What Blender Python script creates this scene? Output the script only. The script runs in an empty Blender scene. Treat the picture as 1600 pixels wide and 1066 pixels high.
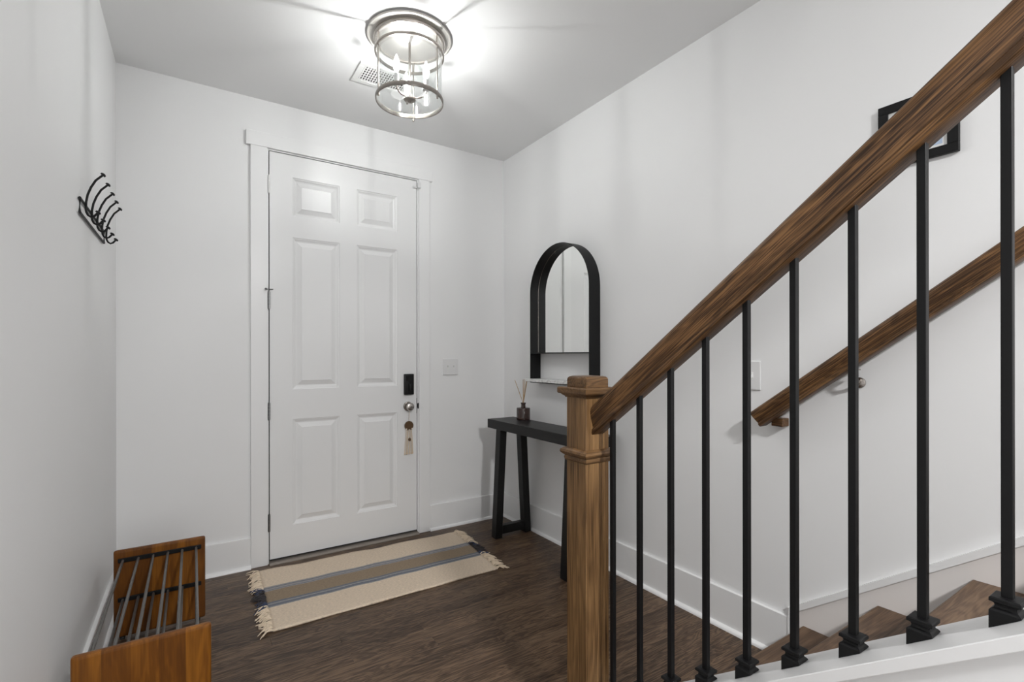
import bpy, bmesh, math, random
from mathutils import Vector, Matrix
random.seed(7)
S = bpy.context.scene
COL = S.collection
PI = math.pi

# ------------------------------------------------------------------ camera, world, lights, exposure
yaw, roll = 0.5777, 0.0012
right = Vector((math.cos(yaw), -math.sin(yaw), 0)); fwd = Vector((math.sin(yaw), math.cos(yaw), 0)); up = Vector((0, 0, 1))
r2 = right*math.cos(roll) - up*math.sin(roll); u2 = right*math.sin(roll) + up*math.cos(roll)
cd = bpy.data.cameras.new('camera'); cam = bpy.data.objects.new('camera', cd); COL.objects.link(cam)
cam.matrix_world = Matrix(((r2.x, u2.x, -fwd.x, -2.006), (r2.y, u2.y, -fwd.y, -3.1902), (r2.z, u2.z, -fwd.z, 1.2192), (0, 0, 0, 1)))
cd.sensor_width = 36; cd.lens = 765.28/1600*36; cd.shift_y = (556.42-533)/1600; cd.clip_start = 0.02
S.camera = cam
wd = bpy.data.worlds.new('world'); S.world = wd; wd.use_nodes = True
wd.node_tree.nodes['Background'].inputs[0].default_value = (0.97, 0.985, 1, 1)
wd.node_tree.nodes['Background'].inputs[1].default_value = 0.4
S.view_settings.view_transform = 'Standard'; S.view_settings.look = 'None'
S.view_settings.exposure = 0.0; S.view_settings.gamma = 1; S.view_settings.use_curve_mapping = False
S.cycles.caustics_reflective = False; S.cycles.caustics_refractive = False
S.cycles.sample_clamp_indirect = 6

def area(name, loc, target, sx, sy, power, col=(1, 1, 1)):
    d = bpy.data.lights.new(name, 'AREA'); d.shape = 'RECTANGLE'; d.size = sx; d.size_y = sy; d.energy = power; d.color = col
    o = bpy.data.objects.new(name, d); COL.objects.link(o); o.location = loc
    o.rotation_euler = (Vector(target)-Vector(loc)).to_track_quat('-Z', 'Y').to_euler()
    return o
# soft fill added behind the viewer, and the landing lamp above the stairs
area('rear_fill_light', (-1.9, -6.6, 1.1), (-1.4, 0, 1.9), 3.0, 2.0, 27, (1, 1, 1))  # broad fill standing in for unseen windows of the living room
area('side_fill_light', (-1.25, -4.7, 1.0), (-2.4, -1.6, 2.0), 1.2, 1.6, 4, (1, 1, 1))  # added fill that lifts the left wall and ceiling, no window here
area('landing_light', (-0.80, -4.0, 5.0), (-0.8, -3.2, 0), 0.5, 0.5, 12, (1, 0.99, 0.97))
area('room_downlight', (-1.5, -4.7, 2.69), (-1.5, -4.7, 0), 0.24, 0.24, 116, (1, 1, 1))
BULB = 1300

# ------------------------------------------------------------------ materials
def lin(c):
    c /= 255.0
    return c/12.92 if c <= .04045 else ((c+.055)/1.055)**2.4
def rgb(r, g, b): return (lin(r), lin(g), lin(b), 1)
def mat(name, col, rough=.5, metal=0, bump=0, bscale=60, var=0, spec=None, vscale=3):
    m = bpy.data.materials.new(name); m.use_nodes = True; nt = m.node_tree; b = nt.nodes['Principled BSDF']
    b.inputs['Base Color'].default_value = col; b.inputs['Roughness'].default_value = rough; b.inputs['Metallic'].default_value = metal
    if spec is not None: b.inputs['Specular IOR Level'].default_value = spec
    tc = nt.nodes.new('ShaderNodeTexCoord')
    if bump:
        n = nt.nodes.new('ShaderNodeTexNoise'); n.inputs['Scale'].default_value = bscale; n.inputs['Detail'].default_value = 3
        nt.links.new(tc.outputs['Object'], n.inputs['Vector'])
        bp = nt.nodes.new('ShaderNodeBump'); bp.inputs['Strength'].default_value = bump; bp.inputs['Distance'].default_value = .002
        nt.links.new(n.outputs['Fac'], bp.inputs['Height']); nt.links.new(bp.outputs['Normal'], b.inputs['Normal'])
    if var:
        n = nt.nodes.new('ShaderNodeTexNoise'); n.inputs['Scale'].default_value = vscale; n.inputs['Detail'].default_value = 4
        nt.links.new(tc.outputs['Object'], n.inputs['Vector'])
        mx = nt.nodes.new('ShaderNodeMix'); mx.data_type = 'RGBA'
        mx.inputs['A'].default_value = tuple(c*(1-var) for c in col[:3])+(1,); mx.inputs['B'].default_value = tuple(min(1, c*(1+var)) for c in col[:3])+(1,)
        nt.links.new(n.outputs['Fac'], mx.inputs['Factor']); nt.links.new(mx.outputs['Result'], b.inputs['Base Color'])
    return m
def wood(name, dark, mid, light, axis, rough=.4, scale=1.0, ring=1.0, rnd=0.0, bump=.15, stave=None, fine=1.1, sine=.13, spec=.32, blot=.8, along=9):
    """grain runs along the given object axis"""
    m = bpy.data.materials.new(name); m.use_nodes = True; nt = m.node_tree; b = nt.nodes['Principled BSDF']; L = nt.links.new
    tc = nt.nodes.new('ShaderNodeTexCoord'); vec = tc.outputs['Object']
    oi = nt.nodes.new('ShaderNodeObjectInfo')
    ml = nt.nodes.new('ShaderNodeMath'); ml.operation = 'MULTIPLY'; ml.inputs[1].default_value = 37.0; L(oi.outputs['Random'], ml.inputs[0])
    ad = nt.nodes.new('ShaderNodeVectorMath'); ad.operation = 'ADD'; L(vec, ad.inputs[0]); L(ml.outputs[0], ad.inputs[1])
    def stretched(along, across):
        mp = nt.nodes.new('ShaderNodeMapping'); s = [across*scale]*3; s['XYZ'.index(axis)] = along*scale
        mp.inputs['Scale'].default_value = s; L(ad.outputs[0], mp.inputs['Vector']); return mp.outputs[0]
    n1 = nt.nodes.new('ShaderNodeTexNoise'); n1.inputs['Scale'].default_value = 1; n1.inputs['Detail'].default_value = 3; n1.inputs['Distortion'].default_value = .6
    L(stretched(2.2, 16), n1.inputs['Vector'])
    # cathedral figure: contour bands of a slow noise
    mm = nt.nodes.new('ShaderNodeMath'); mm.operation = 'MULTIPLY'; mm.inputs[1].default_value = 14*ring; L(n1.outputs['Fac'], mm.inputs[0])
    sn = nt.nodes.new('ShaderNodeMath'); sn.operation = 'SINE'
    m2 = nt.nodes.new('ShaderNodeMath'); m2.operation = 'MULTIPLY'; m2.inputs[1].default_value = 3.0; L(mm.outputs[0], m2.inputs[0]); L(m2.outputs[0], sn.inputs[0])
    n2 = nt.nodes.new('ShaderNodeTexNoise'); n2.inputs['Scale'].default_value = 1; n2.inputs['Detail'].default_value = 5; L(stretched(along, 260), n2.inputs['Vector'])
    n3 = nt.nodes.new('ShaderNodeTexNoise'); n3.inputs['Scale'].default_value = 1; n3.inputs['Detail'].default_value = 2; L(stretched(1.2, 7), n3.inputs['Vector'])
    def mul(a, k, add=0):
        q = nt.nodes.new('ShaderNodeMath'); q.operation = 'MULTIPLY_ADD'; q.inputs[1].default_value = k; q.inputs[2].default_value = add; L(a, q.inputs[0]); return q.outputs[0]
    def plus(a, c):
        q = nt.nodes.new('ShaderNodeMath'); q.operation = 'ADD'; L(a, q.inputs[0]); L(c, q.inputs[1]); return q.outputs[0]
    f = plus(plus(mul(sn.outputs[0], sine), mul(n2.outputs['Fac'], fine, -fine/2)), mul(n3.outputs['Fac'], blot, .5-blot/2))
    if rnd: f = plus(f, mul(oi.outputs['Random'], rnd, -rnd/2))
    if stave:
        at = nt.nodes.new('ShaderNodeAttribute'); at.attribute_name = 'stave'; f = plus(f, mul(at.outputs['Fac'], stave, -stave/2))
    cr = nt.nodes.new('ShaderNodeValToRGB'); e = cr.color_ramp.elements
    e[0].position = .12; e[0].color = dark; e[1].position = .88; e[1].color = light
    k = e.new(.5); k.color = mid
    L(f, cr.inputs['Fac']); L(cr.outputs['Color'], b.inputs['Base Color'])
    b.inputs['Roughness'].default_value = rough; b.inputs['Specular IOR Level'].default_value = spec
    bp = nt.nodes.new('ShaderNodeBump'); bp.inputs['Strength'].default_value = bump; bp.inputs['Distance'].default_value = .0015
    L(f, bp.inputs['Height']); L(bp.outputs['Normal'], b.inputs['Normal'])
    return m

M = {}
M['wall'] = mat('wall_paint', rgb(237, 237, 237), .55, bump=.06, bscale=180, var=.012)
M['ceil'] = mat('ceiling_paint', rgb(238, 238, 238), .8, bump=.08, bscale=150)
M['trim'] = mat('trim_paint', rgb(238, 238, 238), .32, bump=.03, bscale=40)
M['door'] = mat('door_paint', rgb(234, 234, 234), .36, bump=.05, bscale=70)
M['skirt'] = mat('skirt_paint', rgb(230, 225, 222), .45, bump=.03, var=.02)
M['black'] = mat('black_metal', rgb(14, 14, 15), .5, bump=.04, bscale=120, spec=.3)
M['iron'] = mat('black_iron', rgb(11, 11, 12), .5, bump=.05, bscale=150, spec=.28)
M['bwood'] = wood('black_stained_wood', rgb(11, 11, 11), rgb(17, 17, 17), rgb(25, 24, 24), 'Y', .42, bump=.12)
M['nickel'] = mat('brushed_nickel', rgb(186, 180, 174), .26, 1, bump=.05, bscale=300)
M['dknickel'] = mat('aged_nickel', rgb(150, 144, 138), .3, 1)
M['hinge'] = mat('satin_steel', rgb(130, 130, 130), .35, 1)
M['pan'] = mat('satin_nickel_pan', rgb(206, 203, 198), .5, .75)
M['refl'] = mat('grey_reflector', rgb(150, 148, 145), .38, .85)
M['white'] = mat('white_enamel', rgb(232, 232, 230), .4)
M['plastic'] = mat('white_plastic', rgb(226, 226, 226), .3)
M['rod'] = mat('grey_steel_tube', rgb(104, 102, 99), .42, .5, bump=.04, bscale=200)
M['dark'] = mat('dark_gap', rgb(26, 25, 24), .8)
M['rubber'] = mat('black_rubber', rgb(30, 30, 30), .7)
M['alu'] = mat('threshold_metal', rgb(150, 142, 134), .45, .6, var=.1, vscale=20)
M['oak'] = wood('stained_oak_upright', rgb(66, 46, 26), rgb(121, 91, 59), rgb(160, 124, 82), 'Z', .42, bump=.2, fine=1.35, sine=.07, ring=.6, scale=1.4, along=4)
M['oakr'] = wood('stained_oak_rail', rgb(44, 28, 15), rgb(86, 60, 36), rgb(130, 95, 60), 'Y', .44, bump=.3, fine=2.1, sine=.12, scale=1.7, blot=.55, along=4)
M['oakx'] = wood('stained_oak_cap', rgb(58, 40, 24), rgb(98, 72, 46), rgb(130, 98, 64), 'X', .42, bump=.2, scale=1.6)
M['tread'] = wood('tread_oak', rgb(62, 45, 32), rgb(90, 69, 52), rgb(116, 93, 72), 'X', .46, rnd=.2)
M['floor'] = wood('dark_oak_floor', rgb(44, 30, 20), rgb(80, 62, 47), rgb(114, 92, 72), 'X', .40, ring=1.7, rnd=.2, bump=.08, scale=1.2, fine=1.7, sine=.2)
M['acacia'] = wood('acacia_panel', rgb(70, 38, 6), rgb(106, 62, 14), rgb(148, 94, 28), 'Z', .40, stave=.42, bump=.06, fine=.3, sine=.08)
M['reed'] = wood('pale_reed', rgb(120, 92, 62), rgb(176, 146, 110), rgb(206, 180, 146), 'Z', .6)
M['amber'] = mat('amber_glass', rgb(46, 24, 16), .08, spec=.7)
M['cream'] = mat('cream_yarn', rgb(226, 208, 184), .9, bump=.4, bscale=300, var=.12, vscale=60)
M['navy'] = mat('charcoal_yarn', rgb(58, 54, 56), .9, bump=.4, bscale=300, var=.4, vscale=50)
M['blue'] = mat('navy_yarn', rgb(62, 70, 94), .9, bump=.4, bscale=300, var=.4, vscale=50)
M['bead'] = mat('brown_wood_bead', rgb(96, 70, 44), .5, var=.35, vscale=150)
M['wbead'] = mat('white_bead', rgb(232, 224, 212), .4)
def mk_mirror():
    m = bpy.data.materials.new('mirror_silver'); m.use_nodes = True; b = m.node_tree.nodes['Principled BSDF']
    b.inputs['Base Color'].default_value = (.93, .945, .93, 1); b.inputs['Metallic'].default_value = 1; b.inputs['Roughness'].default_value = .0
    return m
M['mirror'] = mk_mirror()
def mk_glass():
    m = bpy.data.materials.new('clear_glass'); m.use_nodes = True; nt = m.node_tree
    for n in list(nt.nodes): nt.nodes.remove(n)
    o = nt.nodes.new('ShaderNodeOutputMaterial'); t = nt.nodes.new('ShaderNodeBsdfTransparent'); g = nt.nodes.new('ShaderNodeBsdfGlossy')
    t.inputs[0].default_value = (.965, .975, .972, 1); g.inputs[0].default_value = (1, 1, 1, 1); g.inputs['Roughness'].default_value = .02
    lw_ = nt.nodes.new('ShaderNodeLayerWeight'); lw_.inputs['Blend'].default_value = .5
    pw = nt.nodes.new('ShaderNodeMath'); pw.operation = 'POWER'; pw.inputs[1].default_value = 4.0; nt.links.new(lw_.outputs['Facing'], pw.inputs[0])
    f = nt.nodes.new('ShaderNodeMath'); f.operation = 'MULTIPLY_ADD'; f.inputs[1].default_value = .7; f.inputs[2].default_value = .05; nt.links.new(pw.outputs[0], f.inputs[0])
    x = nt.nodes.new('ShaderNodeMixShader')
    nt.links.new(f.outputs[0], x.inputs[0]); nt.links.new(t.outputs[0], x.inputs[1]); nt.links.new(g.outputs[0], x.inputs[2]); nt.links.new(x.outputs[0], o.inputs[0])
    return m
M['glass'] = mk_glass()
def mk_emit(name, col, s):
    m = bpy.data.materials.new(name); m.use_nodes = True; b = m.node_tree.nodes['Principled BSDF']
    b.inputs['Base Color'].default_value = (1, 1, 1, 1); b.inputs['Emission Color'].default_value = col; b.inputs['Emission Strength'].default_value = s
    return m
M['filament'] = mk_emit('lit_filament', (1, .995, .985, 1), BULB)
def mk_bulb():
    m = bpy.data.materials.new('lit_bulb_glass'); m.use_nodes = True; nt = m.node_tree
    for n in list(nt.nodes): nt.nodes.remove(n)
    o = nt.nodes.new('ShaderNodeOutputMaterial'); t = nt.nodes.new('ShaderNodeBsdfTransparent'); e = nt.nodes.new('ShaderNodeEmission'); x = nt.nodes.new('ShaderNodeMixShader')
    e.inputs[0].default_value = (1, .99, .975, 1); e.inputs[1].default_value = 9; x.inputs[0].default_value = .14
    nt.links.new(t.outputs[0], x.inputs[1]); nt.links.new(e.outputs[0], x.inputs[2]); nt.links.new(x.outputs[0], o.inputs[0])
    return m
M['bulb'] = mk_bulb()
def mk_marble():
    m = mat('white_marble', rgb(222, 222, 220), .25); nt = m.node_tree; b = nt.nodes['Principled BSDF']
    tc = nt.nodes.new('ShaderNodeTexCoord'); n = nt.nodes.new('ShaderNodeTexNoise'); n.inputs['Scale'].default_value = 9; n.inputs['Detail'].default_value = 8; n.inputs['Distortion'].default_value = 2
    nt.links.new(tc.outputs['Object'], n.inputs['Vector']); cr = nt.nodes.new('ShaderNodeValToRGB'); e = cr.color_ramp.elements
    e[0].position = .47; e[0].color = rgb(232, 232, 230); e[1].position = .55; e[1].color = rgb(232, 232, 230); k = e.new(.505); k.color = rgb(190, 188, 188)
    nt.links.new(n.outputs['Fac'], cr.inputs['Fac']); nt.links.new(cr.outputs['Color'], b.inputs['Base Color']); return m
M['marble'] = mk_marble()

# ------------------------------------------------------------------ mesh builder
class MB:
    def __init__(s): s.bm = bmesh.new()
    def _merge(s, b):
        me = bpy.data.meshes.new('t'); b.to_mesh(me); b.free(); s.bm.from_mesh(me); bpy.data.meshes.remove(me)
    def box(s, x0, x1, y0, y1, z0, z1, bev=0, seg=1):
        b = bmesh.new()
        mt = Matrix.Translation(((x0+x1)/2, (y0+y1)/2, (z0+z1)/2)) @ Matrix.Diagonal((abs(x1-x0), abs(y1-y0), abs(z1-z0), 1))
        bmesh.ops.create_cube(b, size=1, matrix=mt)
        if bev: bmesh.ops.bevel(b, geom=list(b.edges), offset=bev, segments=seg, affect='EDGES', profile=.5)
        s._merge(b); return s
    def hexa(s, bot, top, bev=0):
        """bot and top: four (x,y,z) points each, same winding"""
        b = bmesh.new(); v = [b.verts.new(p) for p in list(bot)+list(top)]
        for f in ((3, 2, 1, 0), (4, 5, 6, 7), (0, 1, 5, 4), (1, 2, 6, 5), (2, 3, 7, 6), (3, 0, 4, 7)): b.faces.new([v[i] for i in f])
        bmesh.ops.recalc_face_normals(b, faces=b.faces)
        if bev: bmesh.ops.bevel(b, geom=list(b.edges), offset=bev, segments=1, affect='EDGES', profile=.5)
        s._merge(b); return s
    def prism(s, poly, axis, a0, a1, bev=0):
        """poly: 2-D points in the plane of the other two axes (in xyz order), extruded along axis"""
        def P(p, a):
            q = list(p); q.insert('xyz'.index(axis), a); return q
        b = bmesh.new(); A = [b.verts.new(P(p, a0)) for p in poly]; B = [b.verts.new(P(p, a1)) for p in poly]; n = len(poly)
        b.faces.new(A); b.faces.new(B[::-1])
        for i in range(n): b.faces.new((A[i], B[i], B[(i+1) % n], A[(i+1) % n]))
        bmesh.ops.recalc_face_normals(b, faces=b.faces)
        if bev: bmesh.ops.bevel(b, geom=list(b.edges), offset=bev, segments=1, affect='EDGES', profile=.5)
        s._merge(b); return s
    def tube(s, pts, r, n=8, closed=False):
        pts = [Vector(p) for p in pts]; rs = r if isinstance(r, (list, tuple)) else [r]*len(pts)
        b = bmesh.new(); rings = []; m = len(pts); ref = None
        for i, p in enumerate(pts):
            if closed: t = pts[(i+1) % m]-pts[i-1]
            else: t = pts[min(i+1, m-1)]-pts[max(i-1, 0)]
            t.normalize()
            if ref is None: ref = Vector((0, 0, 1)) if abs(t.z) < .9 else Vector((1, 0, 0))
            a = (ref - t*ref.dot(t)).normalized(); ref = a; c = t.cross(a)
            rings.append([b.verts.new(p+(a*math.cos(2*PI*k/n)+c*math.sin(2*PI*k/n))*rs[i]) for k in range(n)])
        for i in range(m if closed else m-1):
            A, B = rings[i], rings[(i+1) % m]
            for k in range(n): b.faces.new((A[k], A[(k+1) % n], B[(k+1) % n], B[k]))
        if not closed: b.faces.new(rings[0][::-1]); b.faces.new(rings[-1])
        bmesh.ops.recalc_face_normals(b, faces=b.faces); s._merge(b); return s
    def lathe(s, prof, cx=0, cy=0, n=32, axis='z', cz=0, close=False):
        """prof: (radius, height) list; axis z (default) or y"""
        b = bmesh.new(); rings = []
        for r, h in prof:
            ring = []
            for k in range(n):
                a = 2*PI*k/n
                if axis == 'z': q = (cx+r*math.cos(a), cy+r*math.sin(a), h)
                else: q = (cx+r*math.cos(a), h, cz+r*math.sin(a))
                ring.append(b.verts.new(q))
            rings.append(ring)
        m = len(rings)
        for i in range(m if close else m-1):
            A, B = rings[i], rings[(i+1) % m]
            for k in range(n): b.faces.new((A[k], A[(k+1) % n], B[(k+1) % n], B[k]))
        if not close:
            for ring, rr in ((rings[0], prof[0][0]), (rings[-1], prof[-1][0])):
                if rr > 1e-5: b.faces.new(ring)
        bmesh.ops.remove_doubles(b, verts=b.verts, dist=1e-6)
        bmesh.ops.recalc_face_normals(b, faces=b.faces); s._merge(b); return s
    def rings(s, rs):
        """stack of closed loops of equal count, capped"""
        b = bmesh.new(); R = [[b.verts.new(p) for p in r] for r in rs]; n = len(rs[0])
        for A, B in zip(R, R[1:]):
            for k in range(n): b.faces.new((A[k], A[(k+1) % n], B[(k+1) % n], B[k]))
        b.faces.new(R[0][::-1]); b.faces.new(R[-1]); bmesh.ops.recalc_face_normals(b, faces=b.faces); s._merge(b); return s
    def build(s, name, m, parent=None, smooth=False, loc=None):
        me = bpy.data.meshes.new(name)
        if loc is not None: bmesh.ops.translate(s.bm, verts=s.bm.verts, vec=-Vector(loc))
        s.bm.to_mesh(me); s.bm.free(); me.materials.append(m)
        if smooth:
            me.polygons.foreach_set('use_smooth', [True]*len(me.polygons))
            try: me.set_sharp_from_angle(angle=math.radians(35))
            except Exception: pass
        o = bpy.data.objects.new(name, me); COL.objects.link(o)
        if loc is not None: o.location = loc
        if parent is not None: o.parent = parent
        return o
def wpart(mb, name, m, parent, smooth=False):
    """part whose mesh was written in world coordinates, under a thing placed at parent.location"""
    bmesh.ops.translate(mb.bm, verts=mb.bm.verts, vec=-world_of(parent))
    return mb.build(name, m, parent, smooth)
def world_of(o):
    v = Vector(o.location)
    while o.parent: o = o.parent; v += Vector(o.location)
    return v
def tag(o, label=None, cat=None, group=None, kind=None):
    if label: o['label'] = label
    if cat: o['category'] = cat
    if group: o['group'] = group
    if kind: o['kind'] = kind
    return o
def thing(name, loc, label, cat, group=None):
    o = bpy.data.objects.new(name, None); COL.objects.link(o); o.location = loc; o.empty_display_size = .05
    return tag(o, label, cat, group)
def struct(mb, name, m, label, cat, smooth=False):
    return tag(mb.build(name, m, None, smooth), label, cat, kind='structure')

# ------------------------------------------------------------------ room shell
W, H = 2.333, 2.717
DX0, DX1, DZ = -1.6277, -0.7137, 2.425          # door slab
OX0, OX1, OZ = DX0-.03, DX1+.03, DZ+.03          # rough opening
YB = -6.8
f = MB().box(-5.2, .0, YB, .14, -.06, -.006)
floor = struct(f, 'floor', M['dark'], 'dark brown oak strip floor with planks running along the door wall', 'floor')
# planks: 3 inch strips along x
row = 0; y = 0.0; PW = .0762
rr = random.Random(11)
while y > -3.75:
    y1 = y-PW; x = -W+.004 - rr.uniform(0, .9)
    while x < -.02:
        ln = rr.choice((.55, .75, .95, 1.2, 1.45)); xa, xb = max(x, -W+.002), min(x+ln, -.004)
        x += ln
        if xb-xa < .06: continue
        dz = 0.0
        mb = MB(); cx, cy = (xa+xb)/2, (y+y1)/2
        a, bb = xa-cx+.0002, xb-cx-.0002; c, d = y1-cy+.0001, y-cy-.0001; e = .0006
        mb.rings([[(a, c, -.006), (bb, c, -.006), (bb, d, -.006), (a, d, -.006)], [(a, c, dz-.0006), (bb, c, dz-.0006), (bb, d, dz-.0006), (a, d, dz-.0006)],
                  [(a+e, c+e, dz), (bb-e, c+e, dz), (bb-e, d-e, dz), (a+e, d-e, dz)]])
        p = mb.build('plank', M['floor'], floor); p.location = (cx, cy, 0)
    y = y1
struct(MB().box(-5.2, -W, .0, .14, -.06, H).box(-W-.12, OX0, 0, .14, 0, H).box(OX1, .12, 0, .14, 0, H).box(OX0, OX1, 0, .14, OZ, H),
       'wall_back', M['wall'], 'white painted wall holding the front door', 'wall')
struct(MB().box(-W-.12, -W, -4.2, 0, 0, H), 'wall_left', M['wall'], 'white painted wall on the left with the black coat hooks', 'wall')
struct(MB().box(0, .12, YB, 0, 0, 5.3), 'wall_right', M['wall'], 'tall white wall behind mirror, console table and staircase', 'wall')
SW = -1.08
struct(MB().box(-5.2, SW, YB, .14, H, H+.28).box(SW, 0, -2.35, .14, H, H+.28), 'ceiling', M['ceil'], 'white flat ceiling with the lantern light', 'ceiling')
struct(MB().box(SW-.1, SW, -6.0, -2.35, H+.28, 5.3), 'wall_upper_left', M['wall'], 'white stairwell wall above the ceiling level, left side', 'wall')
struct(MB().box(SW-.1, 0, -2.35, -2.23, H+.28, 5.3), 'wall_upper_back', M['wall'], 'white stairwell wall above the ceiling level, door side', 'wall')
struct(MB().box(SW-.1, .0, -6.1, -6.0, H+.28, 5.3), 'wall_upper_rear', M['wall'], 'white stairwell wall above the ceiling level, far end', 'wall')
struct(MB().box(SW-.1, .12, -6.1, -2.23, 5.3, 5.36), 'ceiling_upper', M['ceil'], 'white ceiling high above the stairs', 'ceiling')

# ------------------------------------------------------------------ door
def raised_panel(x0, x1, z0, z1):
    """moulded panel: groove, ovolo, bevelled field; front faces -y"""
    def R(ins, y): return [(x0+ins, y, z0+ins), (x1-ins, y, z0+ins), (x1-ins, y, z1-ins), (x0+ins, y, z1-ins)]
    b = MB(); b.rings([R(0, .03), R(0, 0), R(.0015, .0035), R(.004, .004), R(.009, .0055), R(.016, .0105), R(.023, .0125), R(.026, .0120), R(.050, .0025), R(.0515, .0005)][0:]); return b
PAN = [(-1.503, -1.229, 2.060, 2.294), (-1.121, -.852, 2.060, 2.294), (-1.503, -1.227, 1.021, 1.934), (-1.121, -.853, 1.021, 1.934),
       (-1.503, -1.225, .207, .841), (-1.121, -.848, .207, .841)]
DF = -.004                                       # front face of the slab
xs = [DX0, -1.503, -1.227, -1.121, -.852, DX1]; zs = [.024, .207, .841, 1.021, 1.934, 2.060, 2.294, DZ]
b = MB()
for i in range(5):
    for j in range(7):
        hole = i in (1, 3) and j in (1, 3, 5)
        if not hole: b.box(xs[i], xs[i+1], DF, DF+.044, zs[j], zs[j+1])
bmesh.ops.remove_doubles(b.bm, verts=b.bm.verts, dist=1e-5)
# drop the inner faces shared by neighbouring blocks
seen = {}
for fc in list(b.bm.faces):
    key = tuple(sorted(v.index for v in fc.verts)); 
b.bm.verts.index_update()
for fc in list(b.bm.faces):
    seen.setdefault(tuple(sorted(v.index for v in fc.verts)), []).append(fc)
bmesh.ops.delete(b.bm, geom=[q for l in seen.values() if len(l) > 1 for q in l], context='FACES')
door = struct(b, 'door_1', M['door'], 'tall white six-panel front door with four hinges on its left edge', 'door')
cols = [(xs[1], xs[2]), (xs[3], xs[4])]; rws = [(zs[1], zs[2]), (zs[3], zs[4]), (zs[5], zs[6])]
for (x0, x1) in cols:
    for (z0, z1) in rws:
        rp = raised_panel(x0, x1, z0, z1); bmesh.ops.translate(rp.bm, verts=rp.bm.verts, vec=(0, DF, 0)); rp.build('door_panel', M['door'], door)
for k, (z0, z1) in enumerate(((2.163, 2.295), (1.493, 1.60), (.842, .95), (.186, .298))):
    h = MB()
    zc = (z0+z1)/2; hh = .05
    for q in range(5): h.lathe([(.0062, zc-hh+q*.02+.0006), (.0062, zc-hh+(q+1)*.02-.0006)], DX0-.004, -.011, 10)
    h.lathe([(.0, zc-hh-.006), (.004, zc-hh-.003), (.004, zc-hh)], DX0-.004, -.011, 8).lathe([(.004, zc+hh), (.004, zc+hh+.003), (0, zc+hh+.006)], DX0-.004, -.011, 8)
    h.box(DX0-.0035, DX0-.0005, -.011, .02, zc-hh, zc+hh)
    o = h.build('hinge', M['white'] if k == 0 else M['hinge'], door, True)
    if k == 0: tag(o, 'hinge painted over in white')
    if k == 1:
        s = MB().tube([(DX0-.004, -.011, zc+hh+.006), (DX0-.004, -.018, zc+hh+.014), (DX0-.02, -.034, zc+hh+.014)], .003, 6).tube([(DX0-.02, -.034, zc+hh+.014), (DX0-.026, -.038, zc+hh+.014)], .006, 8)
        s.tube([(DX0-.004, -.018, zc+hh+.014), (DX0+.016, -.03, zc+hh+.014)], .003, 6).build('hinge_stop', M['hinge'], o)
# deadbolt box with thumb turn
d = MB().box(-.808, -.742, DF-.026, DF, .957, 1.098, .004, 2)
db = tag(d.build('deadbolt', M['black'], door, True), 'black rectangular electronic deadbolt')
MB().box(-.781, -.757, DF-.040, DF-.026, .985, 1.035, .006, 2).build('thumb_turn', M['iron'], db, True)
MB().box(-.800, -.750, DF-.0275, DF-.026, 1.05, 1.088, .001).build('battery_cover', M['iron'], db)
kn = MB().lathe([(.0, -.062), (.016, -.0615), (.024, -.058), (.0275, -.050), (.0275, -.044), (.022, -.036), (.013, -.031), (.011, -.024), (.011, -.010)][::1], -.777, 0, 28, 'y', .877)
k_ = kn.build('door_knob', M['nickel'], door, True)
MB().lathe([(0, -.014), (.026, -.013), (.031, -.009), (.032, -.004)], -.777, 0, 28, 'y', .877).build('knob_rosette', M['dknickel'], k_, True)
MB().lathe([(0, -.0655), (.006, -.065), (.007, -.060)], -.777, 0, 14, 'y', .877).build('knob_button', M['dknickel'], k_, True)
MB().box(DX1-.0015, DX1+.0015, DF-.001, .02, .825, .93).build('latch_plate', M['hinge'], door)
s = MB().lathe([(0, -.0095), (.019, -.009), (.0205, -.004)], DX1+.0105, 0, 18, 'y', .877)
STRIKE = s
s = MB().box(DX0+.004, DX1-.004, .010, .035, .0135, .0242)
s.build('door_sweep', M['rubber'], door)
lt = MB().box(-.742, -.7135, DF-.012, DF, 2.372, 2.386, .002).box(-.7135, -.692, -.036, -.020, 2.372, 2.41, .002)
lt.build('flip_latch', M['plastic'], door)

# jamb, casing, header, threshold
JI = .0055
b = MB().box(OX0, DX0-JI, -.004, .14, 0, OZ).box(DX1+JI, OX1, -.004, .14, 0, OZ).box(DX0-JI, DX1+JI, -.004, .14, DZ+.005, OZ)
b.box(DX0-JI, DX0+.012, .042, .055, 0, DZ).box(DX1-.012, DX1+JI, .042, .055, 0, DZ).box(DX0, DX1, .042, .055, DZ-.012, DZ+.005)
struct(b, 'trim_1', M['trim'], 'white door jamb around the six-panel door', 'door jamb')
for v_ in STRIKE.bm.verts: v_.co.x = DX1+.0105+(v_.co.x-DX1-.0105)*.32
STRIKE.build('strike_plate', M['black'], bpy.data.objects['trim_1'])
struct(MB().box(OX0, OX1, .10, .135, 0, OZ), 'trim_6', M['dark'], 'dark outer face behind the front door', 'door backing')
CI = .0125
struct(MB().box(DX0-.100, DX0-CI, -.020, 0, 0, 2.437, .0015), 'trim_2', M['trim'], 'white flat casing board left of the front door', 'casing')
struct(MB().box(DX1+CI, DX1+.0915, -.020, 0, 0, 2.437, .0015), 'trim_3', M['trim'], 'white flat casing board right of the front door', 'casing')
struct(MB().box(DX0-.1225, DX1+.112, -.0225, 0, 2.437, 2.520, .0015), 'trim_4', M['trim'], 'white header board above the front door, wider than the casings', 'header')
struct(MB().prism([(-.045, 0), (-.045, .004), (-.034, .011), (-.006, .013), (.04, .013), (.04, 0)], 'x', DX0-JI+.001, DX1+JI-.001), 'trim_5', M['alu'], 'worn metal threshold under the front door', 'threshold')

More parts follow.
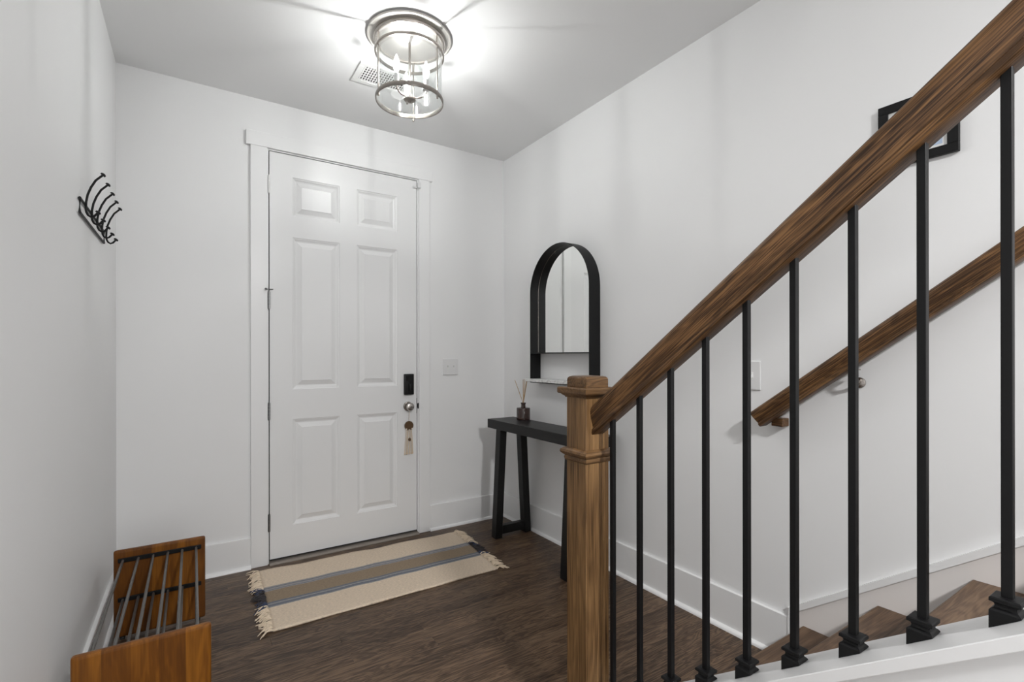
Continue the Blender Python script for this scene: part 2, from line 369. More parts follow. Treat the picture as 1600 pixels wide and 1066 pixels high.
J_ = bpy.data.objects['trim_1']
w_ = MB().box(DX0-JI+.0003, DX0-.0003, .010, .040, .002, DZ).box(DX1+.0003, DX1+JI-.0003, .010, .040, .002, DZ).box(DX0-JI+.0003, DX1+JI-.0003, .010, .040, DZ+.0005, DZ+.0048)
w_.build('weatherstrip', M['rubber'], J_)
# baseboards with shoe moulding
def quarter(n=5, r=.017):
    return [(0, 0)] + [(-r*math.cos(k*PI/2/n), r*math.sin(k*PI/2/n)) for k in range(n+1)]
HB = .1752
def base_back(x0, x1, name, label):
    b = MB().box(x0, x1, -.015, 0, 0, HB, .0015); o = struct(b, name, M['trim'], label, 'baseboard')
    MB().prism([(p[0]-.015, p[1]) for p in quarter()], 'x', x0, x1).build('shoe_moulding', M['trim'], o, True); return o
base_back(-W+.015, DX0-.100, 'baseboard_back_left', 'white baseboard between the shoe rack and the door casing')
base_back(DX1+.0915, -.015, 'baseboard_back_right', 'white baseboard right of the front door, up to the corner')
b = MB().box(-.015, 0, -2.155, 0, 0, HB, .0015); o = struct(b, 'baseboard_right', M['trim'], 'long white baseboard under the mirror, up to the stairs', 'baseboard')
MB().prism([(p[0]-.015, p[1]) for p in quarter()], 'y', -2.155, -.032).build('shoe_moulding', M['trim'], o, True)
b = MB().box(-W, -W+.015, -4.2, 0, 0, HB, .0015); o = struct(b, 'baseboard_left', M['trim'], 'white baseboard along the left wall behind the shoe rack', 'baseboard')
MB().prism([(p[0]*-1-W+.015, p[1]) for p in quarter()], 'y', -4.2, -.032).build('shoe_moulding', M['trim'], o, True)

# ------------------------------------------------------------------ staircase
RUN, RISE = .2475, .1845
Y1, Z1 = -2.211, .169
KX0, KX1 = -1.072, -.9475                          # knee wall
NT = 8
st = thing('staircase', (-.48, -2.25, 0), 'closed staircase of brown oak treads with white risers along the right wall', 'staircase')
for k in range(NT):
    yn, zt = Y1-RUN*k, Z1+RISE*k
    wpart(MB().box(KX1+.001, -.0165, yn-RUN-.03, yn, zt-.027, zt, .004, 2), 'tread', M['tread'], st)
    wpart(MB().box(KX1+.001, -.0165, yn-.045, yn-.03, 0 if k == 0 else zt-RISE, zt-.027), 'riser', M['trim'], st)
zs_ = lambda y, z0: z0+.7385*(-2.204-y)
YE = Y1-RUN*NT
struct(MB().prism([(-2.158, 0), (-2.158, .226-.034), (-2.204, .226), (YE, zs_(YE, .226)), (YE, 0)], 'x', -.0155, 0), 'trim_7', M['skirt'], 'off-white stair skirt board on the right wall', 'skirt board')
struct(MB().prism([(-2.158, zs_(-2.158, .224)), (-2.158, zs_(-2.158, .250)), (YE, zs_(YE, .250)), (YE, zs_(YE, .224))], 'x', -.022, 0).box(-.018, 0, -2.166, -2.152, .0, .215),
       'trim_8', M['trim'], 'thin white moulding capping the stair skirt board', 'moulding')
CP = lambda y: -1.3804-.74*y                      # top plane of the curb cap
YC0, YC1 = -2.03, -4.1
struct(MB().prism([(YC0, 0), (YC0, CP(YC0)-.024), (YC1, CP(YC1)-.024), (YC1, 0)], 'x', KX0, KX1), 'wall_stair', M['wall'], 'low white knee wall under the baluster railing', 'wall')
struct(MB().prism([(YC0, CP(YC0)-.024), (YC0, CP(YC0)), (YC1, CP(YC1)), (YC1, CP(YC1)-.024)], 'x', -1.090, -.933, .0015), 'trim_9', M['trim'], 'sloping white cap board under the balusters', 'cap board')

# ------------------------------------------------------------------ railing: newel, handrail, balusters
NX, NY, NS = -1.0025, -2.070, .0903/2
rl = thing('stair_railing', (NX, NY, 0), 'stair railing with brown oak newel post and handrail and black iron balusters', 'railing')
def sq(h, z, cx=NX, cy=NY): return [(cx-h, cy-h, z), (cx+h, cy-h, z), (cx+h, cy+h, z), (cx-h, cy+h, z)]
b = MB().box(NX-NS, NX+NS, NY-NS, NY+NS, 0, 1.105, .0025)
nw = wpart(b, 'newel_post', M['oak'], rl)
b = MB().rings([sq(NS+.002, 1.094), sq(NS+.004, 1.098), sq(NS+.010, 1.102), sq(NS+.013, 1.106), sq(NS+.018, 1.106), sq(NS+.020, 1.109), sq(NS+.020, 1.122), sq(NS+.018, 1.125)])
wpart(b, 'newel_cap', M['oakx'], nw)
hb = .0435
b = MB().rings([sq(hb, 1.124), sq(hb, 1.148), sq(hb-.0012, 1.153), sq(hb-.005, 1.157), sq(hb-.012, 1.159)])
wpart(b, 'newel_top_block', M['oakx'], nw, True)
b = MB().rings([sq(NS, .902), sq(NS+.004, .905), sq(NS+.0055, .912), sq(NS+.0035, .917), sq(NS+.007, .920), sq(NS+.013, .925), sq(NS+.015, .930), sq(NS+.013, .936), sq(NS+.004, .942), sq(NS, .943)])
wpart(b, 'newel_collar', M['oakx'], nw, True)
# handrail profile in local x / z (z perpendicular to the slope)
RP = [(-.0215, 0), (-.0245, .002), (-.0250, .007), (-.0245, .012), (-.0220, .0145), (-.0190, .0155), (-.0190, .0180), (-.0225, .025), (-.0262, .036), (-.0290, .046), (-.030, .051), (-.030, .056), (-.028, .062), (-.023, .067), (-.015, .070)]
RP = RP + [(-x, z) for x, z in RP[::-1]]
SL = .745; AN = math.atan(SL)
ZB = lambda y: 1.0365+SL*(-2.181-y)
def rail(name, m, parent, x, ylow, zlow, length, plumb=False, embed=0):
    c, s = math.cos(AN), math.sin(AN); b = MB(); bm = bmesh.new(); n = len(RP)
    A = [bm.verts.new((px, (embed if embed else 0)-(pz*s/c if plumb else 0), pz)) for px, pz in RP]
    B = [bm.verts.new((px, -length-(pz*s/c if plumb else 0), pz)) for px, pz in RP]
    bm.faces.new(A); bm.faces.new(B[::-1])
    for i in range(n): bm.faces.new((A[i], B[i], B[(i+1) % n], A[(i+1) % n]))
    bmesh.ops.recalc_face_normals(bm, faces=bm.faces); b._merge(bm)
    o = b.build(name, m, parent, True)
    o.location = Vector((x, ylow, zlow))-(world_of(parent) if parent else Vector())
    o.rotation_euler = (-AN, 0, 0); return o
ys = NY-NS
rail('handrail', M['oakr'], rl, NX, ys+.004, ZB(ys+.004), 1.75/math.cos(AN), True)
BY = [-2.175 - .1008*k for k in range(13)]
BY[:9] = [-2.177, -2.277, -2.379, -2.479, -2.580, -2.680, -2.784, -2.885, -2.985]
bh = .0064; k0 = .74
bal_me = None
for i, yb in enumerate(BY):
    zc = CP(yb)
    b = MB(); z1 = ZB(yb)
    b.rings([[(-bh, -bh, zc+k0*bh), (bh, -bh, zc+k0*bh), (bh, bh, zc-k0*bh), (-bh, bh, zc-k0*bh)],
             [(-bh, -bh, z1+SL*bh+.001), (bh, -bh, z1+SL*bh+.001), (bh, bh, z1-SL*bh+.001), (-bh, bh, z1-SL*bh+.001)]])
    bmesh.ops.bevel(b.bm, geom=[e for e in b.bm.edges if abs(e.verts[0].co.z-e.verts[1].co.z) > .1], offset=.0008, segments=1, affect='EDGES')
    o = b.build('baluster', M['iron'], rl); o.location = Vector((NX, yb, 0))-world_of(rl)
    if bal_me is None:
        s = MB()
        def rg(h, z, sl=0): return [(-h, -h, z+sl*h), (h, -h, z+sl*h), (h, h, z-sl*h), (-h, h, z-sl*h)]
        H_ = .0172
        s.rings([rg(H_, .0005, k0), rg(H_, .0150), rg(.0155, .0175), rg(.0128, .0195), rg(.0118, .0225), rg(.0125, .0255), rg(.0150, .0275), rg(.0172, .0285), rg(.0172, .0335), rg(.0155, .0352), rg(.0070, .0355)])
        q = s.build('baluster_shoe', M['iron'], o); bal_me = q
    else:
        q = bal_me.copy(); COL.objects.link(q); q.parent = o
    q.location = (0, 0, zc)
    # grub screw on the newel-facing side

# ------------------------------------------------------------------ handrail on the right wall
wr = thing('wall_handrail', (-.062, -2.07, .93), 'brown oak handrail on brackets climbing the right wall', 'handrail')
zl = 1.526-.0425-SL*(2.825-2.085)
rail('rail', M['oakr'], wr, -.062, -2.078, zl, 1.9/math.cos(AN))
b = MB().box(-.05, 0, -2.150, -2.105, zl+.004, zl+.036, .002)
wpart(b, 'rail_return', M['oakr'], wr)
for yb in (-2.40, -3.3):
    zb = zl+SL*(-2.078-yb)
    b = MB()
    b.tube([(-.003, yb, zb-.05), (-.03, yb, zb-.05), (-.05, yb, zb-.04), (-.062, yb, zb-.02), (-.062, yb, zb)], .006, 10)
    b.box(-.078, -.046, yb-.02, yb+.02, zb-.004, zb+.001)
    b.tube([(-.0005, yb, zb-.05), (-.006, yb, zb-.05), (-.010, yb, zb-.05)], [.019, .019, .010], 20)
    wpart(b, 'bracket', M['nickel'], wr, True)

# ------------------------------------------------------------------ ceiling lantern
LX, LY = -1.15, -1.0
lt = thing('ceiling_light', (LX, LY, H), 'round flush-mount lantern light of clear glass and nickel with three lit candle bulbs', 'ceiling light')
def cl(prof, n=64, close=False): return MB().lathe(prof, LX, LY, n, close=close)
wpart(cl([(.188, H), (.193, H-.003), (.194, H-.008), (.192, H-.013), (.186, H-.014), (.183, H-.010), (.158, H-.016)]), 'ceiling_pan', M['pan'], lt, True)
wpart(cl([(.150, H-.012), (.160, H-.013), (.165, H-.018), (.166, H-.026), (.162, H-.033), (.157, H-.034), (.150, H-.030)], close=True), 'upper_ring', M['nickel'], lt, True)
wpart(cl([(.1535, H-.073), (.1600, H-.0735), (.1615, H-.077), (.1615, H-.083), (.1600, H-.0865), (.1535, H-.087)], close=True), 'collar_ring', M['dknickel'], lt, True)
wpart(cl([(.0, H-.022), (.155, H-.022), (.155, H-.026), (0, H-.026)], 48), 'reflector_plate', M['refl'], lt)
wpart(cl([(.1545, 2.409), (.1565, 2.4105), (.1575, 2.416), (.1575, 2.426), (.1555, 2.430), (.1515, 2.430), (.1505, 2.420), (.1515, 2.4105)], close=True), 'lower_ring', M['dknickel'], lt, True)
wpart(cl([(.1475, 2.414), (.1495, 2.414), (.1495, H-.034), (.1475, H-.034)], 64, True), 'glass_cylinder', M['glass'], lt, True)
for a in (62, 184, 302):
    a = math.radians(a); px, py = LX+.1535*math.cos(a), LY+.1535*math.sin(a)
    wpart(MB().lathe([(.006, H-.073), (.0062, H-.034)], px, py, 12), 'standoff', M['nickel'], lt, True)
    rp = wpart(MB().tube([(px, py, 2.41), (px, py, H-.033)], .0033, 8), 'tie_rod', M['dknickel'], lt, True)
    wpart(MB().lathe([(0, 2.393), (.004, 2.395), (.0055, 2.400), (.004, 2.405), (.0045, 2.411)], px, py, 10), 'finial', M['dknickel'], rp, True)
wpart(MB().tube([(LX, LY, H-.024), (LX, LY, 2.43)], .0055, 10), 'stem', M['dknickel'], lt, True)
wpart(cl([(0, 2.408), (.006, 2.410), (.010, 2.416), (.026, 2.420), (.028, 2.424), (.012, 2.430), (.011, 2.445), (.009, 2.452), (0, 2.452)], 24), 'hub', M['dknickel'], lt, True)
for a in (80, 200, 320):
    a = math.radians(a); ca, sa = math.cos(a), math.sin(a)
    def q(r, z): return (LX+r*ca, LY+r*sa, z)
    arm = wpart(MB().tube([q(.01, 2.438), q(.03, 2.430), q(.05, 2.430), q(.066, 2.436), q(.076, 2.448), q(.079, 2.462)], .0035, 8), 'arm', M['dknickel'], lt, True)
    px, py, _ = q(.079, 0)
    wpart(MB().lathe([(.004, 2.458), (.017, 2.464), (.018, 2.468), (.011, 2.468), (.011, 2.512), (.009, 2.514), (0, 2.514)], px, py, 16), 'candle_sleeve', M['white'], arm, True)
    wpart(MB().lathe([(.006, 2.514), (.0095, 2.522), (.0150, 2.536), (.0170, 2.548), (.0150, 2.564), (.0095, 2.582), (.0045, 2.596), (0, 2.603)], px, py, 14), 'bulb', M['bulb'], arm, True)
    wpart(MB().lathe([(0, 2.522), (.0045, 2.526), (.0045, 2.574), (0, 2.578)], px, py, 10), 'filament', M['filament'], arm, True)

# ------------------------------------------------------------------ ceiling vent
vt = thing('ceiling_vent', (-1.142, -.5985, H), 'white louvred air vent in the ceiling behind the lantern light', 'vent')
vx0, vx1, vy0, vy1 = -1.291, -.993, -.698, -.499
b = MB(); fz = .007; bw = .030
def ringbox(b, x0, x1, y0, y1, w, z0, z1):
    b.box(x0, x1, y0, y0+w, z0, z1, .0015).box(x0, x1, y1-w, y1, z0, z1, .0015).box(x0, x0+w, y0+w, y1-w, z0, z1, .0015).box(x1-w, x1, y0+w, y1-w, z0, z1, .0015)
ringbox(b, vx0, vx1, vy0, vy1, bw, H-fz, H)
wpart(b, 'vent_frame', M['white'], vt)
wpart(MB().box(vx0+bw, vx1-bw, vy0+bw, vy1-bw, H-.0015, H-.0003), 'duct_shade_sheet', M['dark'], vt)  # flat dark sheet, the shade inside the duct put in as colour
nx = 17
for k in range(nx):
    x = vx0+bw+(vx1-vx0-2*bw)*(k+.5)/nx
    o = wpart(MB().hexa([(x-.006, vy0+bw, H-.006), (x-.006, vy1-bw, H-.006), (x-.0045, vy1-bw, H-.006), (x-.0045, vy0+bw, H-.006)], [(x+.002, vy0+bw, H-.0016), (x+.002, vy1-bw, H-.0016), (x+.0035, vy1-bw, H-.0016), (x+.0035, vy0+bw, H-.0016)]), 'louvre', M['white'], vt)
for k in range(6):
    y = vy0+bw+(vy1-vy0-2*bw)*(k+.5)/6
    wpart(MB().box(vx0+bw, vx1-bw, y-.0035, y+.0035, H-.0068, H-.0061), 'cross_bar', M['white'], vt)

# ------------------------------------------------------------------ coat hooks on the left wall
ch = thing('coat_hook_rack', (-W, -.70, 1.735), 'black wire coat rack with five curved double hooks on the left wall', 'coat rack')
hx = -W+.006
yl = [-.925, -.805, -.680, -.557, -.440]
b = MB().tube([(hx, -.995, 1.760), (hx, -.452, 1.760), (hx, -.452, 1.710), (hx, -.995, 1.710)], .0042, 8, True)
b.box(-W, hx, -.99, -.98, 1.758, 1.762).box(-W, hx, -.465, -.455, 1.758, 1.762)
wpart(b, 'back_bar', M['iron'], ch, True)
for y in yl:
    up_ = [(hx+.006, 1.735), (hx+.007, 1.765), (hx+.011, 1.790), (hx+.020, 1.818), (hx+.033, 1.845), (hx+.053, 1.868)]
    lo_ = [(hx+.006, 1.742), (hx+.0075, 1.728), (hx+.012, 1.718), (hx+.020, 1.7125), (hx+.029, 1.717), (hx+.039, 1.731)]
    pts = [(x, y, z) for x, z in lo_[::-1]] + [(x, y, z) for x, z in up_[1:]]
    hk = wpart(MB().tube(pts, .0036, 8), 'hook', M['iron'], ch, True)
    for (xa, za), (xb, zb) in (((up_[-2]), (up_[-1])), ((lo_[-2]), (lo_[-1]))):
        dv = Vector((xb-xa, 0, zb-za)).normalized(); p0 = Vector((xb, y, zb))
        wpart(MB().tube([p0-dv*.002, p0+dv*.003, p0+dv*.006], [.0085, .0085, .004], 12), 'hook_button', M['iron'], hk, True)

# ------------------------------------------------------------------ shoe rack
RX0, RX1, RYB, RYF, RZ = -2.291, -1.958, -.511, -1.371, .385
sr = thing('shoe_rack', ((RX0+RX1)/2, (RYB+RYF)/2, 0), 'low shoe rack with two wooden end panels and grey metal rods by left wall', 'shoe rack')
def end_panel(y0, y1, name):
    b = MB(); bm = bmesh.new(); n = 5; w = (RX1-RX0)/n; lay = None
    me_vals = []
    for k in range(n):
        b.box(RX0+k*w, RX0+(k+1)*w, y0, y1, .012, RZ)
    bmesh.ops.remove_doubles(b.bm, verts=b.bm.verts, dist=1e-6)
    b.bm.verts.index_update(); seen = {}
    for fc in list(b.bm.faces): seen.setdefault(tuple(sorted(v.index for v in fc.verts)), []).append(fc)
    bmesh.ops.delete(b.bm, geom=[q for l in seen.values() if len(l) > 1 for q in l], context='FACES')
    bmesh.ops.bevel(b.bm, geom=[e for e in b.bm.edges if len(e.link_faces) == 2 and e.calc_face_angle(0) > .5], offset=.010, segments=3, affect='EDGES', profile=.6)
    bm.free()
    o = wpart(b, name, M['acacia'], sr, False)
    me = o.data; at = me.attributes.new('stave', 'FLOAT', 'FACE'); vals = [random.Random(k*3+int(y0*100)).random() for k in range(n)]
    vals = [.75, .15, .55, .2, .95] if y0 < -1 else [.3, .1, .7, .45, .25]
    ox = world_of(sr).x
    for p in me.polygons: at.data[p.index].value = vals[min(n-1, max(0, int((p.center.x+ox-RX0)/w)))]
    for px in (RX0+.03, RX1-.03):
        wpart(MB().lathe([(.009, 0), (.010, .004), (.010, .013)], px, (y0+y1)/2, 12), 'rubber_foot', M['rubber'], o)
    return o
end_panel(RYB, RYB+.022, 'end_panel'); end_panel(RYF-.022, RYF, 'end_panel')
bxs = [-2.258, -2.205, -2.152, -2.100, -2.047, -1.994]
for z in (.343, .175):
    for y0, y1 in ((RYB-.009, RYB), (RYF, RYF+.009)):
        wpart(MB().box(RX0+.016, RX1-.016, y0, y1, z-.009, z+.009, .002), 'mounting_strip', M['iron'], sr)
    for x in bxs:
        wpart(MB().tube([(x, RYB-.009, z), (x, RYF+.009, z)], .0052, 10), 'rod', M['rod'], sr, True)

# ------------------------------------------------------------------ rug
c00, c10, c11, c01 = Vector((-1.694, -.102, 0)), Vector((-.497, -.146, 0)), Vector((-.549, -.803, 0)), Vector((-1.709, -.803, 0))
def RU(u, v): return (c00*(1-u)+c10*u)*(1-v)+(c01*(1-u)+c11*u)*v
rug = thing('door_rug', tuple(RU(.5, .5)), 'cream woven rug with taupe and blue centre stripes and fringed ends before the door', 'rug')
def wave(u, v): return .0016*math.sin(u*31+v*5)*math.sin(v*9+u*4)+.0018*math.sin(u*17+1)*(abs(v-.5)*2)**2
bm = bmesh.new(); NU, NV = 72, 44; g = []
uv = []
for i in range(NU+1):
    colv = []
    for j in range(NV+1):
        u, v = i/NU, j/NV; p = RU(u, v); p.y += .0035*math.sin(u*21+v*3)*(2*v-1)**2*(1 if v < .5 else .5); p.z = .0085+wave(u, v); colv.append(bm.verts.new(p))
    g.append(colv)
for i in range(NU):
    for j in range(NV): bm.faces.new((g[i][j], g[i][j+1], g[i+1][j+1], g[i+1][j]))
ge = bmesh.ops.extrude_face_region(bm, geom=list(bm.faces)); 
for v in ge['geom']:
    if isinstance(v, bmesh.types.BMVert): v.co.z = .0012
bmesh.ops.recalc_face_normals(bm, faces=bm.faces)
mb = MB(); mb._merge(bm)
def mk_rug():
    m = bpy.data.materials.new('woven_rug'); m.use_nodes = True; nt = m.node_tree; b = nt.nodes['Principled BSDF']; L = nt.links.new
    at = nt.nodes.new('ShaderNodeAttribute'); at.attribute_name = 'weave'
    sp = nt.nodes.new('ShaderNodeSeparateXYZ'); L(at.outputs['Vector'], sp.inputs[0])
    n = nt.nodes.new('ShaderNodeTexNoise'); n.inputs['Scale'].default_value = 1; n.inputs['Detail'].default_value = 3
    mp = nt.nodes.new('ShaderNodeMapping'); mp.inputs['Scale'].default_value = (90, 380, 1); L(at.outputs['Vector'], mp.inputs[0]); L(mp.outputs[0], n.inputs['Vector'])
    jit = nt.nodes.new('ShaderNodeMath'); jit.operation = 'MULTIPLY_ADD'; jit.inputs[1].default_value = .012; jit.inputs[2].default_value = -.006; L(n.outputs['Fac'], jit.inputs[0])
    ad = nt.nodes.new('ShaderNodeMath'); ad.operation = 'ADD'; L(sp.outputs['Y'], ad.inputs[0]); L(jit.outputs[0], ad.inputs[1])
    cr = nt.nodes.new('ShaderNodeValToRGB'); cr.color_ramp.interpolation = 'CONSTANT'; e = cr.color_ramp.elements
    cream, blue, pale, taupe = rgb(222, 204, 182), rgb(116, 120, 130), rgb(156, 154, 154), rgb(150, 133, 113)
    stops = [(0, cream), (.333, pale), (.352, blue), (.366, pale), (.392, blue), (.402, pale), (.412, taupe), (.597, blue), (.618, pale), (.634, blue), (.666, pale), (.678, cream)]
    e[0].position = 0; e[0].color = cream; e[1].position = stops[-1][0]; e[1].color = cream
    for p_, c_ in stops[1:-1]: k = e.new(p_); k.color = c_
    L(ad.outputs[0], cr.inputs['Fac'])
    n2 = nt.nodes.new('ShaderNodeTexNoise'); n2.inputs['Scale'].default_value = 1; n2.inputs['Detail'].default_value = 4
    mp2 = nt.nodes.new('ShaderNodeMapping'); mp2.inputs['Scale'].default_value = (90, 300, 1); L(at.outputs['Vector'], mp2.inputs[0]); L(mp2.outputs[0], n2.inputs['Vector'])
    hv = nt.nodes.new('ShaderNodeMapRange'); hv.inputs['From Min'].default_value = .25; hv.inputs['From Max'].default_value = .75; hv.inputs['To Min'].default_value = .72; hv.inputs['To Max'].default_value = 1.22; L(n2.outputs['Fac'], hv.inputs['Value'])
    mx = nt.nodes.new('ShaderNodeVectorMath'); mx.operation = 'SCALE'; L(cr.outputs['Color'], mx.inputs[0]); L(hv.outputs[0], mx.inputs['Scale'])
    L(mx.outputs[0], b.inputs['Base Color']); b.inputs['Roughness'].default_value = .92; b.inputs['Specular IOR Level'].default_value = .15
    bp = nt.nodes.new('ShaderNodeBump'); bp.inputs['Strength'].default_value = .5; bp.inputs['Distance'].default_value = .002
    L(n2.outputs['Fac'], bp.inputs['Height']); L(bp.outputs['Normal'], b.inputs['Normal'])
    return m
rb = wpart(mb, 'rug_body', mk_rug(), rug, False)
wv = rb.data.attributes.new('weave', 'FLOAT_VECTOR', 'POINT')
org = world_of(rug)
for vtx in rb.data.vertices:
    p = vtx.co+org; u = (p.x-c00.x)/(c10.x-c00.x)
    yt = c00.y+(c10.y-c00.y)*u; yb_ = c01.y+(c11.y-c01.y)*u
    wv.data[vtx.index].vector = (u, (p.y-yt)/(yb_-yt), 0)
rb.data.polygons.foreach_set('use_smooth', [True]*len(rb.data.polygons))
rf = random.Random(5)
for end in (0, 1):
    for (v0, v1, mk, lab) in ((.0, .36, 'cream', None), (.35, .405, 'blue', 'navy fringe strands'), (.40, .60, 'navy', 'charcoal fringe strands'), (.595, .66, 'blue', 'navy fringe strands'), (.64, 1.0, 'cream', None)):
        b = MB(); n = int((v1-v0)*72)
        for k in range(n):
            v = v0+(v1-v0)*(k+.5)/n+rf.uniform(-.004, .004); p = RU(end, v); sgn = -1 if end == 0 else 1
            for q in range(2):
                ln = rf.uniform(.045, .075); dx, dy = sgn*rf.uniform(.7, 1.05), rf.uniform(-.9, .5)
                pts = []; hgt = rf.uniform(.004, .012)
                for t in range(5):
                    tt = t/4; pts.append((p.x+sgn*(-.004)+dx*ln*tt, p.y+dy*ln*tt*tt+.006*math.sin(tt*4+k), .006+hgt*math.sin(min(1, tt*1.2)*PI)*.8))
                pts[-1] = (pts[-1][0], pts[-1][1], .004)
                b.tube(pts, [.0022, .0030, .0030, .0028, .0018], 5)
        o = wpart(b, 'fringe', M[mk], rug, True); tag(o, lab, kind='stuff')

# ------------------------------------------------------------------ console table
TX, TXB, TY0, TY1, TZ0, TZ1 = -.285, -.068, -.236, -1.255, .722, .782
ct = thing('console_table', (-.177, (TY0+TY1)/2, 0), 'narrow black console table with splayed legs against the right wall below the mirror', 'console table')
wpart(MB().box(TX, TXB, TY1, TY0, TZ0, TZ1, .002), 'tabletop', M['bwood'], ct)
lw = .056
for yc in (-.378, -1.112):
    y0, y1 = yc-lw/2, yc+lw/2
    def leg(xt0, xt1, xb0, xb1):
        return MB().hexa([(xb0, y0, 0), (xb1, y0, 0), (xb1, y1, 0), (xb0, y1, 0)], [(xt0, y0, TZ0), (xt1, y0, TZ0), (xt1, y1, TZ0), (xt0, y1, TZ0)], .002)
    wpart(leg(-.284, -.232, -.322, -.270), 'leg', M['bwood'], ct)
    wpart(leg(-.122, -.070, -.084, -.034), 'leg', M['bwood'], ct)
    wpart(MB().box(-.272, -.082, yc-.02, yc+.02, .022, .078, .002), 'stretcher', M['bwood'], ct)

# ------------------------------------------------------------------ reed diffuser on the console
BX, BYY, BZ = -.108, -.420, TZ1
rd = thing('reed_diffuser', (BX, BYY, BZ), 'amber glass reed diffuser bottle with five reeds on the console table', 'diffuser')
wpart(MB().lathe([(0, BZ), (.043, BZ), (.0465, BZ+.004), (.0465, BZ+.078), (.044, BZ+.083), (.018, BZ+.086), (.015, BZ+.090), (.015, BZ+.108), (.018, BZ+.110), (.018, BZ+.118), (.012, BZ+.118), (.011, BZ+.09), (0, BZ+.09)], BX, BYY, 32), 'bottle', M['amber'], rd, True)
for dx, dy, top in ((-.020, .075, 1.052), (-.004, -.003, 1.058), (.004, -.012, 1.060), (-.002, -.038, 1.046), (.012, -.028, 1.050)):
    wpart(MB().tube([(BX-dx*.12, BYY-dy*.12, BZ+.091), (BX+dx, BYY+dy, top)], .0022, 6), 'reed', M['reed'], rd, True)

# ------------------------------------------------------------------ arched mirror with marble shelf
MX = -.086; MC, MR, MZS, MZ0 = -.7665, .2965, 1.632, 1.066
mr = thing('wall_mirror', (0, MC, MZ0), 'black framed arched wall mirror with a white marble shelf above the console', 'mirror')
def arch(r, z0): 
    return [(MC+r, z0)] + [(MC+r*math.cos(a), MZS+r*math.sin(a)) for a in [PI*k/40 for k in range(41)]] + [(MC-r, z0)]
def band(ro, ri, x0, x1, z0):
    O, I = arch(ro, z0), arch(ri, z0); bm = bmesh.new()
    V = [[bm.verts.new((x, p[0], p[1])) for p in P] for x in (x0, x1) for P in (O, I)]
    o0, i0, o1, i1 = V; n = len(O)
    for k in range(n-1):
        bm.faces.new((o0[k], o0[k+1], i0[k+1], i0[k])); bm.faces.new((o1[k], i1[k], i1[k+1], o1[k+1]))
        bm.faces.new((o0[k], o1[k], o1[k+1], o0[k+1])); bm.faces.new((i0[k], i0[k+1], i1[k+1], i1[k]))
    for k in (0, n-1): bm.faces.new((o0[k], i0[k], i1[k], o1[k]))
    bmesh.ops.recalc_face_normals(bm, faces=bm.faces); b = MB(); b._merge(bm); return b
wpart(band(MR, MR-.004, MX, -.0005, MZ0), 'frame', M['black'], mr, True)
P = arch(MR-.0045, 1.242); bm = bmesh.new()
A = [bm.verts.new((-.022, p[0], p[1])) for p in P]; B = [bm.verts.new((-.017, p[0], p[1])) for p in P]
bm.faces.new(A); bm.faces.new(B[::-1])
for k in range(len(P)): bm.faces.new((A[k], B[k], B[(k+1) % len(P)], A[(k+1) % len(P)]))
bmesh.ops.recalc_face_normals(bm, faces=bm.faces); b = MB(); b._merge(bm)
wpart(b, 'mirror_glass', M['mirror'], mr)
wpart(band(MR-.0045, MR-.0072, -.0228, -.0221, 1.242), 'glass_edge', M['nickel'], mr)
wpart(MB().box(MX+.001, -.002, MC-MR+.004, MC+MR-.004, 1.235, 1.2415), 'ledge', M['black'], mr)
wpart(MB().box(-.105, -.001, -1.098, -.437, 1.046, 1.0655, .002), 'shelf', M['marble'], mr)
wpart(MB().box(-.09, -.001, -1.06, -.475, 1.040, 1.0458), 'shelf_plate', M['black'], mr)

